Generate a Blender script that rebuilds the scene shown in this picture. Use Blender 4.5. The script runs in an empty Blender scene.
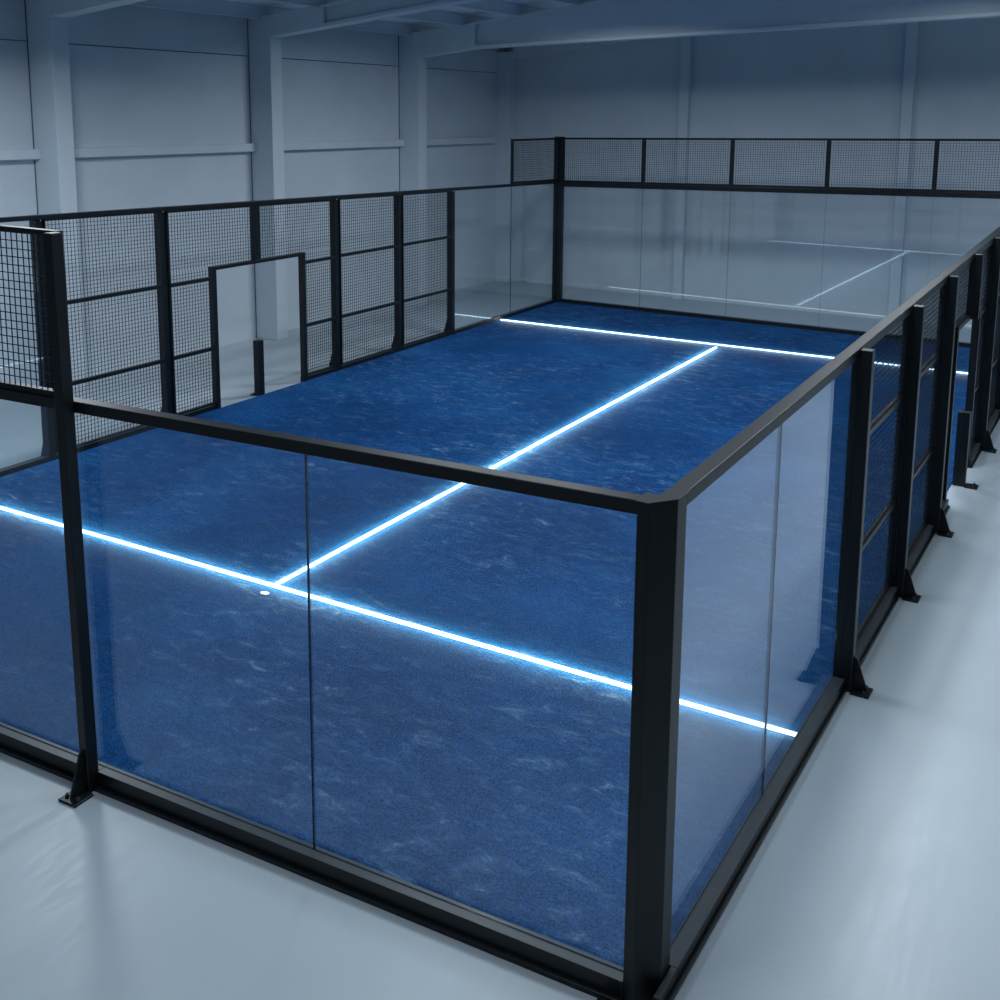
import bpy, math
from mathutils import Vector, Matrix
scene = bpy.context.scene
C = scene.collection

# ------------------------------------------------------------------ materials
def new_mat(name):
    m = bpy.data.materials.new(name); m.use_nodes = True
    nt = m.node_tree; nt.nodes.clear()
    out = nt.nodes.new('ShaderNodeOutputMaterial')
    return m, nt, out
def N(nt, t, **kw):
    n = nt.nodes.new(t)
    for k, v in kw.items():
        if k in n.inputs: n.inputs[k].default_value = v
        else: setattr(n, k, v)
    return n
def ramp(nt, stops):
    r = nt.nodes.new('ShaderNodeValToRGB')
    e = r.color_ramp.elements
    while len(e) < len(stops): e.new(0.5)
    for el, (p, c) in zip(e, stops):
        el.position = p; el.color = c if len(c) == 4 else (*c, 1)
    return r
def simple(name, col, rough, metal=0.0, var=0.06, scale=6.0, spec=0.5, bump=0.0, bscale=60):
    m, nt, out = new_mat(name)
    b = N(nt, 'ShaderNodeBsdfPrincipled'); b.inputs['Roughness'].default_value = rough
    b.inputs['Metallic'].default_value = metal; b.inputs['Specular IOR Level'].default_value = spec
    tc = N(nt, 'ShaderNodeTexCoord'); no = N(nt, 'ShaderNodeTexNoise'); no.inputs['Scale'].default_value = scale
    no.inputs['Detail'].default_value = 4
    nt.links.new(tc.outputs['Object'], no.inputs['Vector'])
    lo = tuple(c * (1 - var) for c in col); hi = tuple(min(1, c * (1 + var)) for c in col)
    r = ramp(nt, [(0.3, lo), (0.7, hi)])
    nt.links.new(no.outputs['Fac'], r.inputs[0]); nt.links.new(r.outputs[0], b.inputs['Base Color'])
    if bump:
        n2 = N(nt, 'ShaderNodeTexNoise'); n2.inputs['Scale'].default_value = bscale
        nt.links.new(tc.outputs['Object'], n2.inputs['Vector'])
        bp = N(nt, 'ShaderNodeBump'); bp.inputs['Strength'].default_value = bump; bp.inputs['Distance'].default_value = 0.01
        nt.links.new(n2.outputs['Fac'], bp.inputs['Height']); nt.links.new(bp.outputs[0], b.inputs['Normal'])
    nt.links.new(b.outputs[0], out.inputs[0])
    return m

M = {}
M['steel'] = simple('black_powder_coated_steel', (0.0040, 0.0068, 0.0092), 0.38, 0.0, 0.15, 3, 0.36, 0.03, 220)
M['kerb'] = simple('lit_top_kerb_steel', (0.038, 0.047, 0.055), 0.36, 0.0, 0.12, 3, 0.5, 0.03, 200)
M['wire'] = simple('dark_wire', (0.008, 0.013, 0.02), 0.7, 0, 0.06, 6, 0.15)
M['bolt'] = simple('bolt_zinc', (0.10, 0.12, 0.14), 0.35, 0.8)
M['wall'] = simple('painted_panel', (0.52, 0.595, 0.66), 0.62, 0, 0.04, 1.2, 0.3)
M['beam'] = simple('painted_beam', (0.52, 0.60, 0.67), 0.5, 0, 0.04, 1.5, 0.35)
M['roof'] = simple('roof_sheet', (0.70, 0.78, 0.84), 0.6, 0, 0.05, 1.5, 0.3)
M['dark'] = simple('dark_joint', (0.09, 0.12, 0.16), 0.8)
M['marker'] = simple('white_plastic', (0.85, 0.9, 0.92), 0.4)

# hall floor: glossy painted screed with faint scuffs
m, nt, out = new_mat('coated_floor'); M['floor'] = m
b = N(nt, 'ShaderNodeBsdfPrincipled'); tc = N(nt, 'ShaderNodeTexCoord')
n1 = N(nt, 'ShaderNodeTexNoise'); n1.inputs['Scale'].default_value = 0.5; n1.inputs['Detail'].default_value = 5
n2 = N(nt, 'ShaderNodeTexNoise'); n2.inputs['Scale'].default_value = 3.5; n2.inputs['Detail'].default_value = 8; n2.inputs['Distortion'].default_value = 1.6
n3 = N(nt, 'ShaderNodeTexNoise'); n3.inputs['Scale'].default_value = 90; n3.inputs['Detail'].default_value = 3
mp = N(nt, 'ShaderNodeMapping'); mp.inputs['Scale'].default_value = (3.0, 0.6, 1); mp.inputs['Rotation'].default_value = (0, 0, 0.7)
for n in (n1, n3): nt.links.new(tc.outputs['Object'], n.inputs['Vector'])
nt.links.new(tc.outputs['Object'], mp.inputs[0]); nt.links.new(mp.outputs[0], n2.inputs['Vector'])
r1 = ramp(nt, [(0.3, (0.36, 0.425, 0.475)), (0.7, (0.40, 0.47, 0.525))])
nt.links.new(n1.outputs['Fac'], r1.inputs[0])
nt.links.new(r1.outputs[0], b.inputs['Base Color'])
r2 = ramp(nt, [(0.35, (0.36,) * 3), (0.62, (0.42,) * 3), (0.75, (0.33,) * 3)])
nt.links.new(n2.outputs['Fac'], r2.inputs[0]); nt.links.new(r2.outputs[0], b.inputs['Roughness'])
b1 = N(nt, 'ShaderNodeBump'); b1.inputs['Strength'].default_value = 0.008; b1.inputs['Distance'].default_value = 0.01
nt.links.new(n2.outputs['Fac'], b1.inputs['Height'])
b2 = N(nt, 'ShaderNodeBump'); b2.inputs['Strength'].default_value = 0.06; b2.inputs['Distance'].default_value = 0.004
nt.links.new(n3.outputs['Fac'], b2.inputs['Height']); nt.links.new(b1.outputs[0], b2.inputs['Normal'])
nt.links.new(b2.outputs[0], b.inputs['Normal'])
b.inputs['Specular IOR Level'].default_value = 0.5
nt.links.new(b.outputs[0], out.inputs[0])

# blue artificial turf with pale sand scuffs
m, nt, out = new_mat('blue_turf'); M['turf'] = m
b = N(nt, 'ShaderNodeBsdfPrincipled'); tc = N(nt, 'ShaderNodeTexCoord')
b.inputs['Roughness'].default_value = 0.85; b.inputs['Specular IOR Level'].default_value = 0.06
big = N(nt, 'ShaderNodeTexNoise'); big.inputs['Scale'].default_value = 0.55; big.inputs['Detail'].default_value = 6; big.inputs['Distortion'].default_value = 0.5
mid = N(nt, 'ShaderNodeTexNoise'); mid.inputs['Scale'].default_value = 2.4; mid.inputs['Detail'].default_value = 12; mid.inputs['Roughness'].default_value = 0.76; mid.inputs['Distortion'].default_value = 0.9
fin = N(nt, 'ShaderNodeTexNoise'); fin.inputs['Scale'].default_value = 75; fin.inputs['Detail'].default_value = 3; fin.inputs['Roughness'].default_value = 0.7
mpp = N(nt, 'ShaderNodeMapping'); mpp.inputs['Scale'].default_value = (1.5, 3.4, 1); mpp.inputs['Rotation'].default_value = (0, 0, -0.35)
nt.links.new(tc.outputs['Object'], mpp.inputs[0]); nt.links.new(mpp.outputs[0], mid.inputs['Vector'])
for n in (big, fin): nt.links.new(tc.outputs['Object'], n.inputs['Vector'])
base = ramp(nt, [(0.28, (0.0020, 0.029, 0.106)), (0.5, (0.0032, 0.044, 0.150)), (0.72, (0.006, 0.064, 0.198))])
nt.links.new(big.outputs['Fac'], base.inputs[0])
fr = ramp(nt, [(0.32, (0.35,) * 3), (0.5, (0.9,) * 3), (0.70, (2.0,) * 3)])
nt.links.new(fin.outputs['Fac'], fr.inputs[0])
mul = N(nt, 'ShaderNodeMix', data_type='RGBA', blend_type='MULTIPLY'); mul.inputs[0].default_value = 1
nt.links.new(base.outputs[0], mul.inputs[6]); nt.links.new(fr.outputs[0], mul.inputs[7])
msk = ramp(nt, [(0.48, (0, 0, 0)), (0.58, (0.13,) * 3), (0.72, (0.9,) * 3)])
nt.links.new(mid.outputs['Fac'], msk.inputs[0])
zone = ramp(nt, [(0.38, (0.25,) * 3), (0.60, (1.0,) * 3)])
zn = N(nt, 'ShaderNodeTexNoise'); zn.inputs['Scale'].default_value = 0.33; zn.inputs['Detail'].default_value = 2
nt.links.new(tc.outputs['Object'], zn.inputs['Vector']); nt.links.new(zn.outputs['Fac'], zone.inputs[0])
mm = N(nt, 'ShaderNodeMath', operation='MULTIPLY'); nt.links.new(msk.outputs[0], mm.inputs[0]); nt.links.new(zone.outputs[0], mm.inputs[1])
mx = N(nt, 'ShaderNodeMix', data_type='RGBA'); nt.links.new(mm.outputs[0], mx.inputs[0]); nt.links.new(mul.outputs[2], mx.inputs[6])
mx.inputs[7].default_value = (0.16, 0.29, 0.46, 1)
nt.links.new(mx.outputs[2], b.inputs['Base Color'])
bp = N(nt, 'ShaderNodeBump'); bp.inputs['Strength'].default_value = 0.5; bp.inputs['Distance'].default_value = 0.012
nt.links.new(fin.outputs['Fac'], bp.inputs['Height']); nt.links.new(bp.outputs[0], b.inputs['Normal'])
nt.links.new(b.outputs[0], out.inputs[0])

# clear toughened glass: both faces reflect with the right Fresnel factor
m, nt, out = new_mat('toughened_glass'); M['glass'] = m
geo = N(nt, 'ShaderNodeNewGeometry')
mi = N(nt, 'ShaderNodeMix'); mi.inputs[2].default_value = 1.5; mi.inputs[3].default_value = 1 / 1.5
nt.links.new(geo.outputs['Backfacing'], mi.inputs[0])
f = N(nt, 'ShaderNodeFresnel'); nt.links.new(mi.outputs[0], f.inputs['IOR'])
t = N(nt, 'ShaderNodeBsdfTransparent'); t.inputs[0].default_value = (0.955, 0.975, 0.985, 1)
g = N(nt, 'ShaderNodeBsdfGlossy'); g.inputs['Roughness'].default_value = 0.0; g.inputs[0].default_value = (0.95, 0.98, 1, 1)
mix = N(nt, 'ShaderNodeMixShader'); nt.links.new(f.outputs[0], mix.inputs[0]); nt.links.new(t.outputs[0], mix.inputs[1]); nt.links.new(g.outputs[0], mix.inputs[2])
nt.links.new(mix.outputs[0], out.inputs[0])
m, nt, out = new_mat('glass_edge'); M['edge'] = m
b = N(nt, 'ShaderNodeBsdfPrincipled'); b.inputs['Base Color'].default_value = (0.012, 0.03, 0.04, 1); b.inputs['Roughness'].default_value = 0.12
nt.links.new(b.outputs[0], out.inputs[0])

# luminous line strip
m, nt, out = new_mat('luminous_strip'); M['led'] = m
e = N(nt, 'ShaderNodeEmission'); e.inputs[0].default_value = (0.72, 0.90, 1.0, 1); e.inputs[1].default_value = 4.0
nt.links.new(e.outputs[0], out.inputs[0])

# ------------------------------------------------------------------ builders
def props(o, label=None, cat=None, group=None, kind=None):
    if label: o['label'] = label
    if cat: o['category'] = cat
    if group: o['group'] = group
    if kind: o['kind'] = kind
    return o
def thing(name, loc, label, cat, group=None):
    o = bpy.data.objects.new(name, None); C.objects.link(o)
    o.location = loc; o.empty_display_size = 0.2
    return props(o, label, cat, group)

class MB:
    """collects faces given in world coordinates"""
    def __init__(s): s.v = []; s.f = []; s.m = []
    def hexa(s, p, mi=0, side=None):   # p: 4 bottom pts ccw, 4 top pts
        n = len(s.v); s.v += [tuple(q) for q in p]
        fs = [(0, 3, 2, 1), (4, 5, 6, 7), (0, 1, 5, 4), (1, 2, 6, 5), (2, 3, 7, 6), (3, 0, 4, 7)]
        for i, f in enumerate(fs):
            s.f.append(tuple(n + k for k in f)); s.m.append(mi if side is None else side[i])
    def box(s, x0, x1, y0, y1, z0, z1, mi=0):
        s.hexa([(x0, y0, z0), (x1, y0, z0), (x1, y1, z0), (x0, y1, z0), (x0, y0, z1), (x1, y0, z1), (x1, y1, z1), (x0, y1, z1)], mi)
    def prism(s, poly, z0, z1):
        n = len(s.v); k = len(poly)
        s.v += [(x, y, z0) for x, y in poly] + [(x, y, z1) for x, y in poly]
        s.f.append(tuple(n + i for i in reversed(range(k)))); s.f.append(tuple(n + k + i for i in range(k)))
        for i in range(k): j = (i + 1) % k; s.f.append((n + i, n + j, n + k + j, n + k + i))
        s.m += [0] * (k + 2)
    def xprism(s, prof, x0, x1):  # profile in (y,z)? kept general: list of 3d pts and offset
        pass
    def sweep(s, pts, off):       # polygon pts (3d) extruded by vector off
        n = len(s.v); k = len(pts); off = Vector(off)
        s.v += [tuple(p) for p in pts] + [tuple(Vector(p) + off) for p in pts]
        s.f.append(tuple(n + i for i in reversed(range(k)))); s.f.append(tuple(n + k + i for i in range(k)))
        for i in range(k): j = (i + 1) % k; s.f.append((n + i, n + j, n + k + j, n + k + i))
        s.m += [0] * (k + 2)
    def build(s, name, mats, parent=None, bevel=0.0, origin=None):
        if not isinstance(mats, (list, tuple)): mats = [mats]
        me = bpy.data.meshes.new(name)
        o = Vector(origin) if origin is not None else (Vector(parent_world(parent)) if parent else Vector((0, 0, 0)))
        me.from_pydata([tuple(Vector(v) - o) for v in s.v], [], s.f)
        for m in mats: me.materials.append(m)
        for p, i in zip(me.polygons, s.m): p.material_index = i
        import bmesh
        bm = bmesh.new(); bm.from_mesh(me); bmesh.ops.recalc_face_normals(bm, faces=bm.faces)
        bm.to_mesh(me); bm.free()
        ob = bpy.data.objects.new(name, me); C.objects.link(ob)
        WORLD[ob.name] = o
        if parent:
            ob.parent = parent; ob.location = o - Vector(parent_world(parent))
        else: ob.location = o
        if bevel:
            bv = ob.modifiers.new('bevel', 'BEVEL'); bv.width = bevel; bv.segments = 2; bv.limit_method = 'ANGLE'
            bv.harden_normals = False
        return ob
WORLD = {}
def parent_world(p):
    if p.name in WORLD: return WORLD[p.name]
    return Vector(p.location) if p.parent is None else Vector(p.location) + Vector(parent_world(p.parent))

# ------------------------------------------------------------------ enclosure layout
CA = Vector((0.0, 0.0)); CB = Vector((-9.496, -0.320)); CD = Vector((-9.922, 16.86)); CE = Vector((-0.075, 16.96))
class Wall:
    def __init__(s, p, q, out, h0, h1, ln=None):
        s.p = p; d = (q - p); s.len = d.length; s.u = d.normalized()
        n = Vector((s.u.y, -s.u.x)); s.n = n if n.dot(Vector(out)) > 0 else -n
        s.h0 = h0; s.h1 = h1
    def pt(s, t, off=0.0, z=0.0):
        q = s.p + s.u * t + s.n * off
        return Vector((q.x, q.y, z))
    def H(s, t): return s.h0 + (s.h1 - s.h0) * t / s.len
    def box(s, mb, t0, t1, n0, n1, z0, z1, mi=0, side=None):
        """z0,z1 are numbers or functions of t"""
        f0 = z0 if callable(z0) else (lambda t: z0); f1 = z1 if callable(z1) else (lambda t: z1)
        mb.hexa([s.pt(t0, n0, f0(t0)), s.pt(t1, n0, f0(t1)), s.pt(t1, n1, f0(t1)), s.pt(t0, n1, f0(t0)),
                 s.pt(t0, n0, f1(t0)), s.pt(t1, n0, f1(t1)), s.pt(t1, n1, f1(t1)), s.pt(t0, n1, f1(t0))], mi, side)
near = Wall(CA, CB, (0, -1), 2.571, 2.571 - 0.0126 * 9.5)
right = Wall(CA, CE, (1, 0), 2.571, 2.949)
left = Wall(CB, CD, (-1, 0), 3.060, 2.725)
back = Wall(CD, CE, (0, 1), 2.700, 2.942)
LY = left.len / 16.93      # scale from y to distance along the left wall
T_NEAR = 3.543
T_back = lambda t: 3.669 + (3.922 - 3.669) * t / back.len

def base_rail(w, t0, t1, label, flange=True, z=0.1, fl=0.118, ka=-0.012, kb=0.088, ext=0.0, fill=0.0):
    r = thing('base_rail', w.pt((t0 + t1) / 2, 0.03), label, 'rail', 'black base rails around the court')
    a = MB(); w.box(a, t0, t1, ka, kb, 0.012, z)
    if fill: w.box(a, t0 - fill, t0, ka, 0.0425, 0.012, z)
    if ext: w.box(a, t0 - ext, t0, 0.052, kb, 0.012, z); 
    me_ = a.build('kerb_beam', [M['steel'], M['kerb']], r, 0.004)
    for p_ in me_.data.polygons: p_.material_index = 1 if p_.normal.z > 0.9 else 0  # top faces get a lighter colour that imitates light caught there
    if flange:
        a = MB(); w.box(a, t0 - ext, t1, kb, fl, 0.0, 0.03); w.box(a, t0, t1, ka + 0.002, kb, 0.0, 0.012)
        a.build('lower_flange', M['steel'], r, 0.003)
    else:
        a = MB(); w.box(a, t0, t1, -0.028, 0.085, 0.0, 0.012); a.build('lower_flange', M['steel'], r)
    return r
def top_rail(w, t0, t1, label, h=None, th=0.07, hw=0.042):
    h = h or w.H
    a = MB(); w.box(a, t0, t1, -hw, hw, lambda t: h(t) - th, h)
    o = a.build('top_rail', M['steel'], None, 0.005, w.pt((t0 + t1) / 2, 0, h((t0 + t1) / 2) - th))
    return props(o, label, 'rail', 'black top rails along the fence')
def foot(w, t, root, n=0.1, gh=0.26, reach=0.14, g=True):
    a = MB(); w.box(a, t - 0.075, t + 0.075, n, n + reach, 0.0, 0.018)
    p = a.build('foot_plate', M['steel'], root, 0.003)
    if g:
        a = MB()
        prof = [w.pt(t - 0.008, n, 0.018), w.pt(t - 0.008, n + reach - 0.03, 0.018), w.pt(t - 0.008, n + reach - 0.035, 0.045), w.pt(t - 0.008, n + 0.03, gh), w.pt(t - 0.008, n, gh + 0.02)]
        a.sweep(prof, (w.u * 0.016).to_3d()); a.build('gusset', M['steel'], root, 0.002)
    for s in (-0.048, 0.048):
        c = w.pt(t + s, n + reach - 0.045)
        a = MB(); a.prism([(c.x + 0.013 * math.cos(k * math.pi / 3), c.y + 0.013 * math.sin(k * math.pi / 3)) for k in range(6)], 0.018, 0.034)
        a.prism([(c.x + 0.006 * math.cos(k * math.pi / 4), c.y + 0.006 * math.sin(k * math.pi / 4)) for k in range(8)], 0.034, 0.044)
        a.build('bolt', M['bolt'], p)
def post(w, t, label, z1=None, z0=0.0, n0=0.0, n1=0.115, hw=0.045, feet=True, name='fence_post', group='black steel fence posts', gh=0.26, lean=0.0, inner=-0.004):
    z1 = w.H(t) - 0.004 if z1 is None else z1
    r = thing(name, w.pt(t, (n0 + n1) / 2, z0), label, 'post', group)
    a = MB()
    L_ = lambda z: lean * (z - z0) / max(0.01, z1 - z0)
    def col(na, nb, za, zt):
        a.hexa([w.pt(t - hw + L_(za), na, za), w.pt(t + hw + L_(za), na, za), w.pt(t + hw + L_(za), nb, za), w.pt(t - hw + L_(za), nb, za),
                w.pt(t - hw + L_(zt), na, zt), w.pt(t + hw + L_(zt), na, zt), w.pt(t + hw + L_(zt), nb, zt), w.pt(t - hw + L_(zt), nb, zt)])
    col(n0, n1, z0, z1)
    if inner is not None: col(inner, n0, z0, min(z1, w.H(t) - 0.072))
    a.build('post_tube', M['steel'], r, 0.006)
    if feet: foot(w, t, r, n1, gh)
    return r
def pane(w, t0, t1, label, z0=None, h=None, th=0.07):
    h = h or w.H
    if z0 is None: z0 = 0.12 if w is near else 0.1
    r = thing('glass_pane', w.pt((t0 + t1) / 2, 0, z0), label, 'glass pane', 'clear glass panes of the court walls')
    a = MB(); g0, g1 = t0 + 0.004, t1 - 0.004
    w.box(a, g0, g1, -0.006, 0.006, z0 + 0.001, lambda t: h(t) - th - 0.001, 0, [1, 1, 0, 1, 0, 1])
    a.build('glass_sheet', [M['glass'], M['edge']], r)
    return r
def wires(a, w, t0, t1, z0, z1, pitch=0.05, wd=0.005):
    f0 = z0 if callable(z0) else (lambda t: z0); f1 = z1 if callable(z1) else (lambda t: z1)
    hwd = wd / 2
    n = max(1, round((t1 - t0) / pitch))
    for i in range(1, n):
        t = t0 + (t1 - t0) * i / n
        w.box(a, t - hwd, t + hwd, -hwd, hwd, f0, f1)
    zt = max(f1(t0), f1(t1)); zb = min(f0(t0), f0(t1)); k = round((zt - zb) / pitch)
    for i in range(1, k):
        q = i / k
        g = lambda t, q=q: f0(t) + (f1(t) - f0(t)) * q
        w.box(a, t0, t1, hwd, hwd + wd, lambda t: g(t) - hwd, lambda t: g(t) + hwd)
def mesh_panel(w, rects, bars, label, fw=0.025, tmid=None, group='wire mesh panels of the fence'):
    """rects: (t0,t1,z0,z1) areas of wire; bars: (t0,t1,z0,z1) steel frame bars"""
    r = thing('mesh_panel', w.pt(rects[0][0], 0, 0.1 if not callable(rects[0][2]) else rects[0][2](rects[0][0])), label, 'mesh panel', group)
    a = MB()
    for q in rects: wires(a, w, *q)
    a.build('wire_grid', M['wire'], r)
    for b in bars:
        a = MB(); w.box(a, b[0], b[1], -fw, fw, b[2], b[3]); a.build('frame_bar', M['steel'], r, 0.003)
    return r
def rect_panel(w, t0, t1, z0, z1, label, mids=(), bw=0.045, **k):
    f0 = z0 if callable(z0) else (lambda t: z0); f1 = z1 if callable(z1) else (lambda t: z1)
    bars = [(t0, t0 + bw, f0, f1), (t1 - bw, t1, f0, f1), (t0 + bw, t1 - bw, f0, lambda t: f0(t) + bw), (t0 + bw, t1 - bw, lambda t: f1(t) - bw, f1)]
    for m in mids: bars.append((t0 + bw, t1 - bw, m - 0.025, m + 0.025))
    lv = [f0] + [(lambda t, m=m: m + 0.025) for m in mids]; up = [(lambda t, m=m: m - 0.025) for m in mids] + [f1]
    return mesh_panel(w, [(t0 + bw, t1 - bw, (lambda t, a=a: a(t) + (bw if a is f0 else 0)), (lambda t, b_=b_: b_(t) - (bw if b_ is f1 else 0))) for a, b_ in zip(lv, up)], bars, label, **k)

# ------------------------------------------------------------------ the hall
XW, YB, YF = 12.72, 19.0, -14.0
a = MB(); a.box(-XW, XW, YF, YB, -0.2, 0.0); props(a.build('floor', M['floor']), kind='structure')
def wall_panels(name, mk):
    a = MB(); mk(a); props(a.build(name, [M['wall'], M['dark']]), kind='structure')
def mkleft(a):
    a.box(-XW - 0.3, -XW, YF, YB, 0, 5.112); a.box(-XW - 0.3, -XW, YF, YB, 5.128, 6.1)
    a.box(-XW - 0.3, -XW - 0.03, YF, YB, 5.112, 5.128, 1)
wall_panels('wall_left', mkleft)
def mkright(a):
    a.box(XW, XW + 0.3, YF, YB, 0, 5.112); a.box(XW, XW + 0.3, YF, YB, 5.128, 6.1); a.box(XW + 0.03, XW + 0.3, YF, YB, 5.112, 5.128, 1)
wall_panels('wall_right', mkright)
wall_panels('wall_back', lambda a: a.box(-XW - 0.3, XW + 0.3, YB, YB + 0.3, 0, 8.2))
wall_panels('wall_front', lambda a: a.box(-XW - 0.3, XW + 0.3, YF - 0.3, YF, 0, 8.2))
ROOF = lambda x: 5.82 + 0.125 * (12.2 - abs(x))
a = MB()
for s in (-1, 1):
    xs = (s * (XW + 0.3), 0)
    a.hexa([(xs[0], YF - 0.3, ROOF(xs[0]) + 0.2), (xs[1], YF - 0.3, ROOF(0) + 0.2), (xs[1], YB + 0.3, ROOF(0) + 0.2), (xs[0], YB + 0.3, ROOF(xs[0]) + 0.2),
            (xs[0], YF - 0.3, ROOF(xs[0]) + 0.4), (xs[1], YF - 0.3, ROOF(0) + 0.4), (xs[1], YB + 0.3, ROOF(0) + 0.4), (xs[0], YB + 0.3, ROOF(xs[0]) + 0.4)])
props(a.build('ceiling', M['roof']), kind='structure')

col_y = [-11.25, -6.9, -2.55, 1.75, 6.1, 10.45, 14.82]
ordl = {6.1: 'nearest steel column in view on the left wall', 10.45: 'middle steel column in view on the left wall, behind the gate opening', 14.82: 'far steel column on the left wall, behind the last mesh panel'}
for y in col_y:
    for s in (-1, 1):
        if s == 1 and y < 1: continue
        x0, x1 = sorted((s * 12.2, s * XW))
        r = MB(); r.box(x0, x1, y, y + 0.28, 0, ROOF(12.2))
        lab = ('grey painted ' + ordl[y]) if (s == -1 and y in ordl) else 'grey painted steel column standing outside the picture'
        o = r.build('steel_column', M['beam'], None, 0.006, ((x0 + x1) / 2, y + 0.14, 0))
        props(o, lab, 'column', 'wall columns of the hall' if s == -1 and y in ordl else 'hall columns out of view')
        if s == -1:
            j = MB(); j.box(-XW, -XW + 0.012, y - 0.013, y, 0, ROOF(12.2)); j.build('joint_shadow_strip', M['dark'], o)  # dark strip stands in for the shadow in the gap beside the column
# rafters
def rafter(y, prof, label, vis=True, w=0.28):
    """prof: list of (distance from the eave face x=-12.2, underside z)"""
    root = thing('roof_beam', (0, y + w / 2, ROOF(0) - 0.4), label, 'beam', 'roof beams across the hall' if vis else 'roof beams out of view')
    for s in (-1, 1):
        X = lambda d: s * (12.2 - d)
        pts = prof
        dh = 1.22
        def zb(d):
            for (d0, z0), (d1, z1) in zip(pts, pts[1:]):
                if d <= d1: return z0 + (z1 - z0) * (d - d0) / (d1 - d0)
            return pts[-1][1]
        a = MB()
        yy = (y, y + w)
        def slab(d0, d1, f0, f1, y0, y1):
            a.hexa([(X(d0), y0, f0(d0)), (X(d1), y0, f0(d1)), (X(d1), y1, f0(d1)), (X(d0), y1, f0(d0)),
                    (X(d0), y0, f1(d0)), (X(d1), y0, f1(d1)), (X(d1), y1, f1(d1)), (X(d0), y1, f1(d0))])
        top = lambda d: ROOF(12.2 - d)
        dh = 1.40 if y == 14.82 else 1.22
        slab(0, dh, zb, lambda d: top(d), *yy); a.build('haunch_box', M['beam'], root, 0.005)
        a = MB(); ds = sorted(set([dh] + [p[0] for p in pts if p[0] > dh] + [12.2]))
        for d0, d1 in zip(ds, ds[1:]): slab(d0, d1, lambda d: zb(d) + 0.06, lambda d: top(d) - 0.05, y + 0.08, y + w - 0.08)
        a.build('web', M['beam'], root)
        a = MB()
        for d0, d1 in zip(ds, ds[1:]): slab(d0, d1, zb, lambda d: zb(d) + 0.06, *yy)
        a.build('lower_flange', M['beam'], root, 0.004)
        a = MB()
        for d0, d1 in zip(ds, ds[1:]): slab(d0, d1, lambda d: top(d) - 0.05, top, *yy)
        a.build('upper_flange', M['beam'], root, 0.004)
P_STD = [(0, 5.45), (12.2, 5.45 + 0.122 * 12.2)]
P_FAR = [(0, 5.31), (1.4, 5.475), (5.1, 5.62), (12.2, 5.93)]
for y in col_y:
    if y == 14.82: rafter(y, P_FAR, 'deep grey roof beam spanning the top of the picture in front of the end wall')
    elif y == 10.45: rafter(y, P_STD, 'grey roof beam rising right from the middle left column')
    elif y == 6.1: rafter(y, P_STD, 'grey roof beam end above the nearest left column')
    elif y < 6: rafter(y, P_STD, 'grey roof beam outside the picture', False)
# end frame against the back wall
a = MB(); a.box(-XW, -12.33, 18.7, YB, 0, 5.62)
props(a.build('steel_column', M['beam'], None, 0.005, (-12.5, 18.85, 0)), 'grey corner column where the left wall meets the end wall', 'column', 'end wall columns of the hall')
a = MB()
a.hexa([(-12.33, 18.8, 5.47), (0, 18.8, 5.47 + 0.125 * 12.33), (0, YB, 5.47 + 0.125 * 12.33), (-12.33, YB, 5.47),
        (-12.33, 18.8, 5.80), (0, 18.8, 5.80 + 0.125 * 12.33), (0, YB, 5.80 + 0.125 * 12.33), (-12.33, YB, 5.80)])
props(a.build('roof_beam', M['beam'], None, 0.005, (-6, 18.9, 6.3)), 'thin grey sloping beam lying flat against the end wall', 'beam', 'roof beams across the hall')
for x, lab in ((-7.85, 'slim grey column on the end wall, left of the two above the glass'), (-2.95, 'slim grey column on the end wall, right of the two above the glass'), (2.0, 'slim grey end wall column outside the picture'), (6.9, 'slim grey end wall column outside the picture')):
    a = MB(); a.box(x - 0.11, x + 0.11, YB - 0.16, YB, 0, ROOF(x) - 0.12)
    o = a.build('steel_column', M['beam'], None, 0.005, (x, YB - 0.08, 0)); props(o, lab, 'column', 'end wall columns of the hall')
# girts
bays = list(zip(col_y, col_y[1:])) + [(14.82, 18.42)]
k = 1
for y0, y1 in bays:
    a = MB(); a.box(-XW, -XW + 0.13, y0 + 0.28, y1, 3.44, 3.58)
    a.box(-XW, -XW + 0.10, y0 + 0.28, y1, 3.425, 3.44)
    props(a.build('trim_%d' % k, M['beam'], None, 0.004, (-XW + 0.06, (y0 + y1) / 2, 3.44)), kind='structure'); k += 1
# purlins
pur = [-12.45 + 1.33 * i for i in range(10)]
words = ['eaves', 'second', 'third', 'fourth', 'fifth', 'sixth', 'seventh', 'eighth', 'ninth', 'tenth']
for i, x in enumerate(pur):
    for s in (-1, 1):
        if s == 1 and i > 8: continue
        X = x * -s
        z = ROOF(X)
        a = MB(); a.box(X - 0.03, X + 0.03, YF, YB, z - 0.02, z + 0.2); a.box(X - 0.05, X + 0.07, YF, YB, z - 0.035, z - 0.015)
        if s == -1: pass
        lab = ('grey roof purlin, %s from the left wall, running over the beams' % words[i]) if (s == 1 and 0) else None
        lab = 'grey roof purlin, %s counted from the %s wall, running over the beams' % (words[i], 'right' if X > 0 else 'left')
        props(a.build('roof_purlin', M['beam'], None, 0, (X, 2.5, z)), lab, 'purlin', 'roof purlins')

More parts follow.
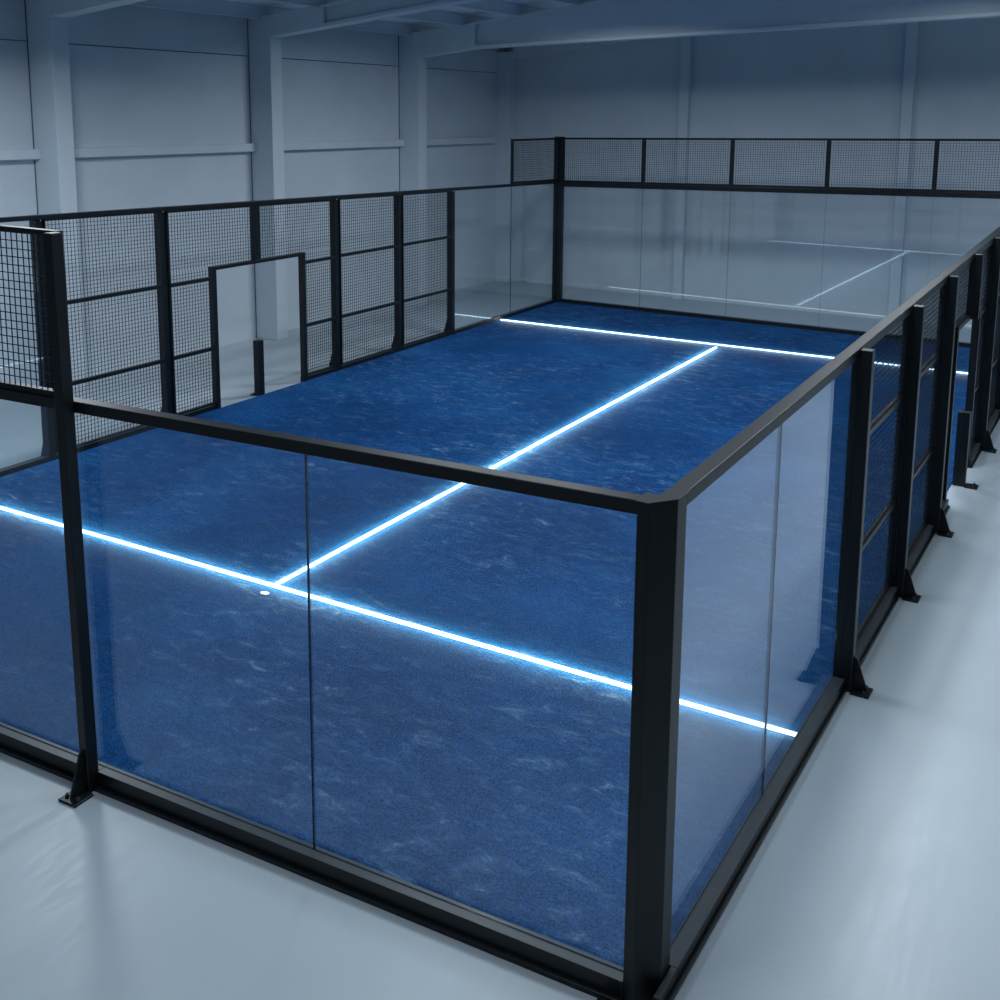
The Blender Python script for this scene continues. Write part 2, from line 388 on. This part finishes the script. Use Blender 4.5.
# ------------------------------------------------------------------ the court surface
a = MB(); ins = 0.013
pl = [near.pt(ins, -0.032), near.pt(near.len - ins, -0.032), back.pt(ins, -ins), back.pt(back.len - ins, -ins)]
a.prism([(p.x, p.y) for p in pl], 0.0, 0.022)
props(a.build('turf_carpet', M['turf'], None, 0, (-5, 8, 0)), 'worn blue artificial turf laid inside the glass and mesh court', 'turf')
def strip(p, q, label, w=0.044, z0=0.022, z1=0.034):
    p = Vector(p); q = Vector(q); u = (q - p).normalized(); n = Vector((-u.y, u.x)) * w / 2
    a = MB(); a.prism([tuple(p - n), tuple(q - n), tuple(q + n), tuple(p + n)], z0, z1)
    o = a.build('court_line', M['led'], None, 0, ((p.x + q.x) / 2, (p.y + q.y) / 2, z0))
    return props(o, label, 'court line', 'glowing white lines of the court')
nl = left.pt(2.8, -0.04); fl = left.pt(14.72, -0.04)
N0 = (-9.50, 2.53); N1 = (-4.86, 2.57); N2 = (-0.012, 2.62)
F0 = (-9.82, 14.35); F1 = (-5.14, 14.26 + 0.02); F2 = (-0.11, 14.74)
nline = strip(N0, N2, 'glowing white line across the near end of the blue court')
fline = strip(F0, F2, 'glowing white line across the far end of the blue court')
strip((-4.86, 2.603), (-5.14, 14.30), 'glowing white centre line running from the near line to the far line')
a = MB(); cx, cy = -4.82, 2.42
a.prism([(cx + 0.042 * math.cos(k * math.pi / 10), cy + 0.03 * math.sin(k * math.pi / 10)) for k in range(20)], 0.022, 0.030)
props(a.build('line_marker', M['marker'], None, 0.003, (cx, cy, 0.022)), 'tiny oval white disc on the turf beside the near line junction', 'marker')

# ------------------------------------------------------------------ near wall
q2 = 3.775; q1 = 2.052
a = MB(); a.prism([(-0.105, -0.062), (-0.045, -0.062), (0.047, 0.055), (0.047, 0.165), (-0.035, 0.165), (-0.035, 0.045), (-0.105, 0.045)], 0.0, 2.571)
r = thing('corner_post', (0, 0, 0), 'broad black corner post in the foreground with a slanted outer face', 'post')
a.build('post_tube', M['steel'], r, 0.004)
a = MB(); a.prism([(-0.112, -0.070), (-0.045, -0.073), (0.054, 0.05), (0.054, 0.172), (-0.045, 0.172), (-0.045, 0.055), (-0.112, 0.055)], 2.571, 2.577); a.build('cap', M['steel'], r, 0.002)
a = MB(); a.box(-0.215, -0.10, -0.19, -0.092, 0.0, 0.018); fp = a.build('foot_plate', M['steel'], r, 0.003)
a = MB(); a.prism([(-0.175 + 0.012 * math.cos(k * math.pi / 3), -0.14 + 0.012 * math.sin(k * math.pi / 3)) for k in range(6)], 0.018, 0.035); a.build('bolt', M['bolt'], fp)

base_rail(near, 0.107, q2 - 0.036, 'black base rail along the foot of the near wall, right of its tall post', z=0.12, fl=0.088, ka=-0.03, kb=0.062)
base_rail(near, q2 + 0.036, near.len - 0.07, 'black base rail along the foot of the near wall, left of its tall post', fill=0.0715, z=0.12, fl=0.088, ka=-0.03, kb=0.062)
top_rail(near, 0.107, near.len - 0.05, 'black top rail of the near glass wall, left of the corner post')
post(near, q2, 'tall black post of the near wall carrying the left mesh panel', z1=T_NEAR, n0=0.043, n1=0.125, gh=0.28, hw=0.035, lean=0.05, inner=None)
pane(near, 0.116, q1, 'clear glass pane of the near wall beside the corner post')
pane(near, q1, q2 + 0.10, 'clear glass pane of the near wall beside the tall left post')
pane(near, q2 + 0.10, q2 + 2.0, 'clear glass pane of the near wall under the left mesh panel')
pane(near, q2 + 2.0, q2 + 4.0, 'clear glass pane of the near wall outside the picture')
pane(near, q2 + 4.0, near.len - 0.06, 'last clear glass pane of the near wall outside the picture')
hn = near.H
rect_panel(near, q2 + 0.10, q2 + 2.0, lambda t: hn(t) + 0.0, lambda t: T_NEAR, 'wire mesh panel above the near glass at the left edge of the picture', bw=0.035)
rect_panel(near, q2 + 2.0, q2 + 4.0, lambda t: hn(t) + 0.0, lambda t: T_NEAR, 'wire mesh panel above the near glass outside the picture', bw=0.035)
rect_panel(near, q2 + 4.0, near.len - 0.05, lambda t: hn(t) + 0.0, lambda t: T_NEAR, 'last wire mesh panel above the near glass outside the picture', bw=0.035)

# ------------------------------------------------------------------ right wall
RY = [3.47, 5.34, 7.10, 8.80, 10.41, 12.3]
D0, D1 = 7.93, 9.55
segs = [(0.17, RY[0]), (RY[0], RY[1]), (RY[1], RY[2]), (RY[2], D0 + 0.01), (D1 - 0.01, RY[4]), (RY[4], RY[5]), (RY[5], right.len - 0.02)]
sn = ['under the glass beside the corner post', 'under the first mesh panel', 'under the second mesh panel', 'between the third post and the gate', 'just beyond the gate', 'under the last mesh panel', 'under the far glass panes']
for (t0, t1), w_ in zip(segs, sn):
    base_rail(right, t0 + (0.046 if t0 in RY else 0), t1 - (0.046 if t1 in RY else 0), 'black base rail of the right wall ' + w_, fl=0.108, ext=0.22 if t0 == 0.17 else 0)
top_rail(right, 0.165, right.len - 0.04, 'black top rail running along the right wall', hw=0.046)
names_r = ['first black post of the right wall, where glass meets mesh', 'second black post of the right wall, between mesh panels', 'third black post of the right wall, just before the gate opening', '', 'black post of the right wall just beyond its gate opening', 'black post of the right wall where mesh meets the far glass']
for i, y in enumerate(RY):
    if i == 3: continue
    post(right, y, names_r[i], n0=0.047, n1=0.137, gh=0.26, z1=right.H(y) - 0.012)
post(right, RY[3], 'short black post hanging from the top rail above the right gate opening', z0=2.0, z1=right.H(RY[3]) - 0.012, n0=0.047, n1=0.137, feet=False)
post(right, RY[3], 'low black stub post in the right gate opening', z1=0.9, n0=0.047, n1=0.137, gh=0.0, hw=0.05, feet=False, name='stub_post', group='low stub posts in the gate openings')
rs = [o for o in C.objects if o.name == 'stub_post'][0]; foot(right, RY[3], rs, 0.137, g=False)
pane(right, 0.17, 1.74, 'clear glass pane of the right wall beside the corner post')
pane(right, 1.74, RY[0] - 0.042, 'clear glass pane of the right wall beside the first post')
pane(right, RY[5] + 0.042, 14.4, 'clear glass pane at the far end of the right wall, beside the mesh')
pane(right, 14.4, right.len - 0.05, 'clear glass pane at the far end of the right wall, at the far corner')
zb = 0.1
hr = lambda t: right.H(t) - 0.07
rect_panel(right, RY[0] + 0.046, RY[1] - 0.046, zb, hr, 'first wire mesh panel of the right wall', mids=(0.9, 1.86), bw=0.02)
rect_panel(right, RY[1] + 0.046, RY[2] - 0.046, zb, hr, 'second wire mesh panel of the right wall', mids=(0.9, 1.9), bw=0.02)
def gate_panel(w, pa, da, db, mid, H_, near_side, lab1):
    """panel between post pa and the door leg, plus wire above the header up to the mid post"""
    pass
def notch_panel(w, tp, td, tm, zt, label, side):
    """tp outer post, td door leg, tm mid of door; wire tall between tp and td, short above header from td to tm"""
    lo, hi = sorted((tp, td)); l2, h2 = sorted((td, tm))
    bars = [(lo, hi, zb, zb + 0.03), (lo, hi, 0.875, 0.925), (lo, hi, 1.865, 1.915), (min(tp, tm), max(tp, tm), lambda t: zt(t) - 0.03, zt)]
    bars.append((tp, tp + 0.03, zb, zt) if tp < td else (tp - 0.03, tp, zb, zt))
    rects = [(lo, hi, zb + 0.03, 0.875), (lo, hi, 0.925, 1.865), (min(tp, tm), max(tp, tm), lambda t: 2.05, lambda t: zt(t) - 0.03), (lo, hi, 1.915, lambda t: 2.05)]
    return mesh_panel(w, rects, bars, label)
def gate(w, d0, d1, z, label):
    r = thing('gate_frame', w.pt((d0 + d1) / 2), label, 'gate frame', 'open gate frames of the court')
    for t in (d0, d1):
        a = MB(); w.box(a, t - 0.035, t + 0.035, -0.03, 0.06, 0.0, z + 0.0); a.build('jamb', M['steel'], r, 0.004)
    a = MB(); w.box(a, d0 - 0.035, d1 + 0.035, -0.03, 0.06, z, z + 0.05); a.build('header', M['steel'], r, 0.004)
notch_panel(right, RY[2] + 0.046, D0 - 0.035, RY[3], hr, 'wire mesh panel of the right wall before and above its gate opening', 0)
notch_panel(right, RY[4] - 0.046, D1 + 0.035, RY[3], hr, 'wire mesh panel of the right wall beyond and above its gate opening', 0)
gate(right, D0, D1, 2.0, 'black frame of the open gateway in the right wall')
rect_panel(right, RY[4] + 0.046, RY[5] - 0.046, zb, hr, 'last wire mesh panel of the right wall, beyond its gate', mids=(0.9, 1.9), bw=0.02)

# ------------------------------------------------------------------ left wall
off = 0.32
LYs = [3.86, 5.69, 7.45, 9.24, 10.95, 12.63]
LT = [y + off for y in LYs]
L6 = 14.79 + off
G0, G1 = 6.55 + off, 8.41 + off
segs = [(0.07, LT[0]), (LT[0], LT[1]), (LT[1], G0 + 0.01), (G1 - 0.01, LT[3]), (LT[3], LT[4]), (LT[4], LT[5]), (LT[5], left.len - 0.11)]
sn = ['under the near glass panes', 'under the first mesh panel', 'between the second post and the gate', 'between the gate and the third post', 'between the third and fourth posts', 'under the last mesh panel', 'under the far glass panes']
for (t0, t1), w_ in zip(segs, sn):
    base_rail(left, t0 + (0.051 if t0 in LT else 0), t1 - (0.051 if t1 in LT else 0), 'black base rail of the left wall ' + w_, flange=False, z=0.085)
top_rail(left, 0.05, left.len - 0.05, 'black top rail running along the left wall', hw=0.036, th=0.055)
names_l = ['black post of the left wall partly hidden behind the tall near post', 'second black post of the left wall, left of the gate opening', '', 'third black post of the left wall, right of the gate opening', 'fourth black post of the left wall, between mesh panels', 'fifth black post of the left wall, where mesh meets glass']
for i, t in enumerate(LT):
    if i == 2: continue
    post(left, t, names_l[i], n0=0.037, n1=0.105, gh=0.30, hw=0.05)
post(left, LT[2], 'short black post hanging from the top rail above the left gate opening', z0=2.0, n0=0.037, n1=0.105, feet=False, hw=0.05)
sp = post(left, LT[2], 'low black stub post in the left gate opening', z1=0.84, n0=0.037, n1=0.105, feet=False, hw=0.055, name='stub_post', group='low stub posts in the gate openings')
foot(left, LT[2], sp, 0.105, reach=0.07, g=False)
hl = lambda t: left.H(t) - 0.055
rect_panel(left, LT[0] + 0.051, LT[1] - 0.051, zb, hl, 'first wire mesh panel of the left wall, above the near rail', mids=(0.9, 1.9), bw=0.02)
rect_panel(left, LT[3] + 0.051, LT[4] - 0.051, zb, hl, 'wire mesh panel of the left wall between its third and fourth posts', mids=(0.9, 1.9), bw=0.02)
rect_panel(left, LT[4] + 0.051, LT[5] - 0.051, zb, hl, 'last wire mesh panel of the left wall, beside the far glass', mids=(0.9, 1.9), bw=0.02)
notch_panel(left, LT[1] + 0.051, G0 - 0.035, LT[2], hl, 'wire mesh panel left of and above the left gate opening', 0)
notch_panel(left, LT[3] - 0.051, G1 + 0.035, LT[2], hl, 'wire mesh panel right of and above the left gate opening', 0)
gate(left, G0, G1, 2.0, 'black frame of the open gateway in the left wall')
pane(left, 0.06, 2.1, 'clear glass pane of the left wall at the near corner outside the picture', h=left.H, th=0.06)
pane(left, 2.1, LT[0] - 0.047, 'clear glass pane of the left wall behind the tall near post', th=0.06)
pane(left, LT[5] + 0.047, L6, 'clear glass pane of the left wall beside the last mesh panel', th=0.06)
pane(left, L6, left.len - 0.05, 'clear glass pane of the left wall at the far corner', th=0.06)
rect_panel(left, L6, left.len - 0.05, lambda t: left.H(t) - 0.0, lambda t: 3.669, 'raised wire mesh panel on the left wall at the far corner', bw=0.045)
# corner posts at the left
r = thing('corner_post', (CB.x, CB.y, 0), 'black corner post of the court outside the picture at left', 'post')
a = MB(); a.box(CB.x - 0.06, CB.x + 0.06, CB.y - 0.06, CB.y + 0.06, 0, T_NEAR); a.build('post_tube', M['steel'], r, 0.004)
r = thing('corner_post', (CD.x, CD.y, 0), 'tall black corner post at the far left of the court', 'post')
a = MB(); a.prism([(CD.x - 0.07, CD.y + 0.07), (CD.x - 0.07, CD.y - 0.10), (CD.x + 0.0, CD.y - 0.10), (CD.x + 0.02, CD.y - 0.05), (CD.x + 0.11, CD.y - 0.05), (CD.x + 0.11, CD.y + 0.07)], 0, 3.69); a.build('post_tube', M['steel'], r, 0.004)
a = MB(); a.box(CD.x - 0.2, CD.x - 0.07, CD.y - 0.06, CD.y + 0.06, 0, 0.018); a.build('foot_plate', M['steel'], r)
r = thing('corner_post', (CE.x, CE.y, 0), 'tall black corner post of the court outside the picture at right', 'post')
a = MB(); a.box(CE.x - 0.06, CE.x + 0.08, CE.y - 0.06, CE.y + 0.08, 0, 3.93); a.build('post_tube', M['steel'], r, 0.004)

# ------------------------------------------------------------------ back wall
u_ = back.len / 10.0
BK = [0.10, (2.0636 - 0.06 + 0.02), 4.0 + 0.0, 5.97, 7.98, back.len - 0.06]
for i_, x_ in ((1, -7.89), (2, -5.935), (3, -3.975), (4, -1.96)): BK[i_] = x_ - CD.x
base_rail(back, 0.08, back.len - 0.05, 'black base rail along the foot of the far glass wall', flange=False)
top_rail(back, 0.08, back.len - 0.05, 'black middle rail of the far wall, between glass and mesh', th=0.10, hw=0.04)
bn = ['first', 'second', 'third', 'fourth', 'fifth']
for i in range(5):
    pane(back, BK[i], BK[i + 1], 'clear glass pane of the far wall, %s from its left corner' % bn[i], th=0.10)
    rect_panel(back, BK[i], BK[i + 1], lambda t: back.H(t) + 0.0, T_back, 'wire mesh panel above the far glass, %s from its left corner' % bn[i], bw=0.042)

# ------------------------------------------------------------------ light
def area(name, loc, size, power, color=(0.78, 0.89, 1.0), target=None, spread=150):
    l = bpy.data.lights.new(name, 'AREA'); l.shape = 'RECTANGLE'; l.size, l.size_y = size
    l.energy = power; l.color = color; l.spread = math.radians(spread)
    o = bpy.data.objects.new(name, l); C.objects.link(o); o.location = loc
    if target: o.rotation_euler = (Vector(target) - Vector(loc)).to_track_quat('-Z', 'Y').to_euler()
    return o
HALL = [((-0.8, -0.3, 6.5), (0.9, 1.6), 95), ((-0.8, 3.9, 6.5), (0.9, 1.6), 110), ((-0.8, 8.4, 6.5), (0.9, 1.6), 160), ((-0.8, 11.9, 6.5), (0.9, 1.6), 165),
        ((-4.0, 3.9, 5.95), (0.5, 1.2), 110), ((-9.3, 3.6, 5.5), (0.5, 1.0), 170), ((-7.0, 11.7, 6.25), (0.7, 1.4), 240),
        ((5.0, 3.0, 6.3), (1.2, 2.0), 115), ((4.8, 12, 6.3), (1.0, 2.0), 190), ((-4.5, -7, 6.2), (0.6, 2.0), 85)]
for loc, size, pw in HALL:
    area('hall_light', loc, size, pw, (0.88, 0.95, 1.0), None, 165)
# added warm lamps over the lines, unseen from above, make their halo
def glow(p, q, power):
    p = Vector(p); q = Vector(q); c = (p + q) / 2
    o = area('added_halo_light', (c.x, c.y, 0.115), ((q - p).length, 0.03), power * (q - p).length, (1.0, 0.92, 0.60), None, 180)
    o.rotation_euler = (0, 0, math.atan2(q.y - p.y, q.x - p.x))
glow(N0, (-0.12, 2.62), 10); glow(F0, (-0.22, 14.74), 10); glow((-4.86, 2.66), (-5.14, 14.2), 10)

wd = bpy.data.worlds.new('hall_world'); scene.world = wd; wd.use_nodes = True
wd.node_tree.nodes['Background'].inputs[0].default_value = (0.03, 0.05, 0.08, 1)

# ------------------------------------------------------------------ camera
cp = dict(cx=1.8631, cy=-4.3878, cz=4.3161, yaw=0.4962, pitch=-0.1644, roll=0.0183, f=1100.4642, sx=67.891, sy=-209.7181)
cam = bpy.data.cameras.new('camera'); co = bpy.data.objects.new('camera', cam); C.objects.link(co); scene.camera = co
cy_, sy_ = math.cos(cp['yaw']), math.sin(cp['yaw']); c_, s_ = math.cos(cp['pitch']), math.sin(cp['pitch'])
fwd = Vector((-sy_ * c_, cy_ * c_, s_)); rt = Vector((cy_, sy_, 0)); up = rt.cross(fwd)
cr, sr = math.cos(cp['roll']), math.sin(cp['roll'])
r2 = cr * rt + sr * up; u2 = -sr * rt + cr * up
mw = Matrix((r2, u2, -fwd)).transposed().to_4x4(); mw.translation = Vector((cp['cx'], cp['cy'], cp['cz']))
co.matrix_world = mw
cam.sensor_width = 36; cam.lens = cp['f'] / 1000 * 36
cam.shift_x = -cp['sx'] / 1000; cam.shift_y = cp['sy'] / 1000
cam.clip_end = 200

scene.view_settings.view_transform = 'Standard'
scene.view_settings.look = 'None'
scene.view_settings.exposure = 0
scene.cycles.max_bounces = 12; scene.cycles.transparent_max_bounces = 24; scene.cycles.glossy_bounces = 5; scene.cycles.diffuse_bounces = 4
scene.cycles.sample_clamp_indirect = 6
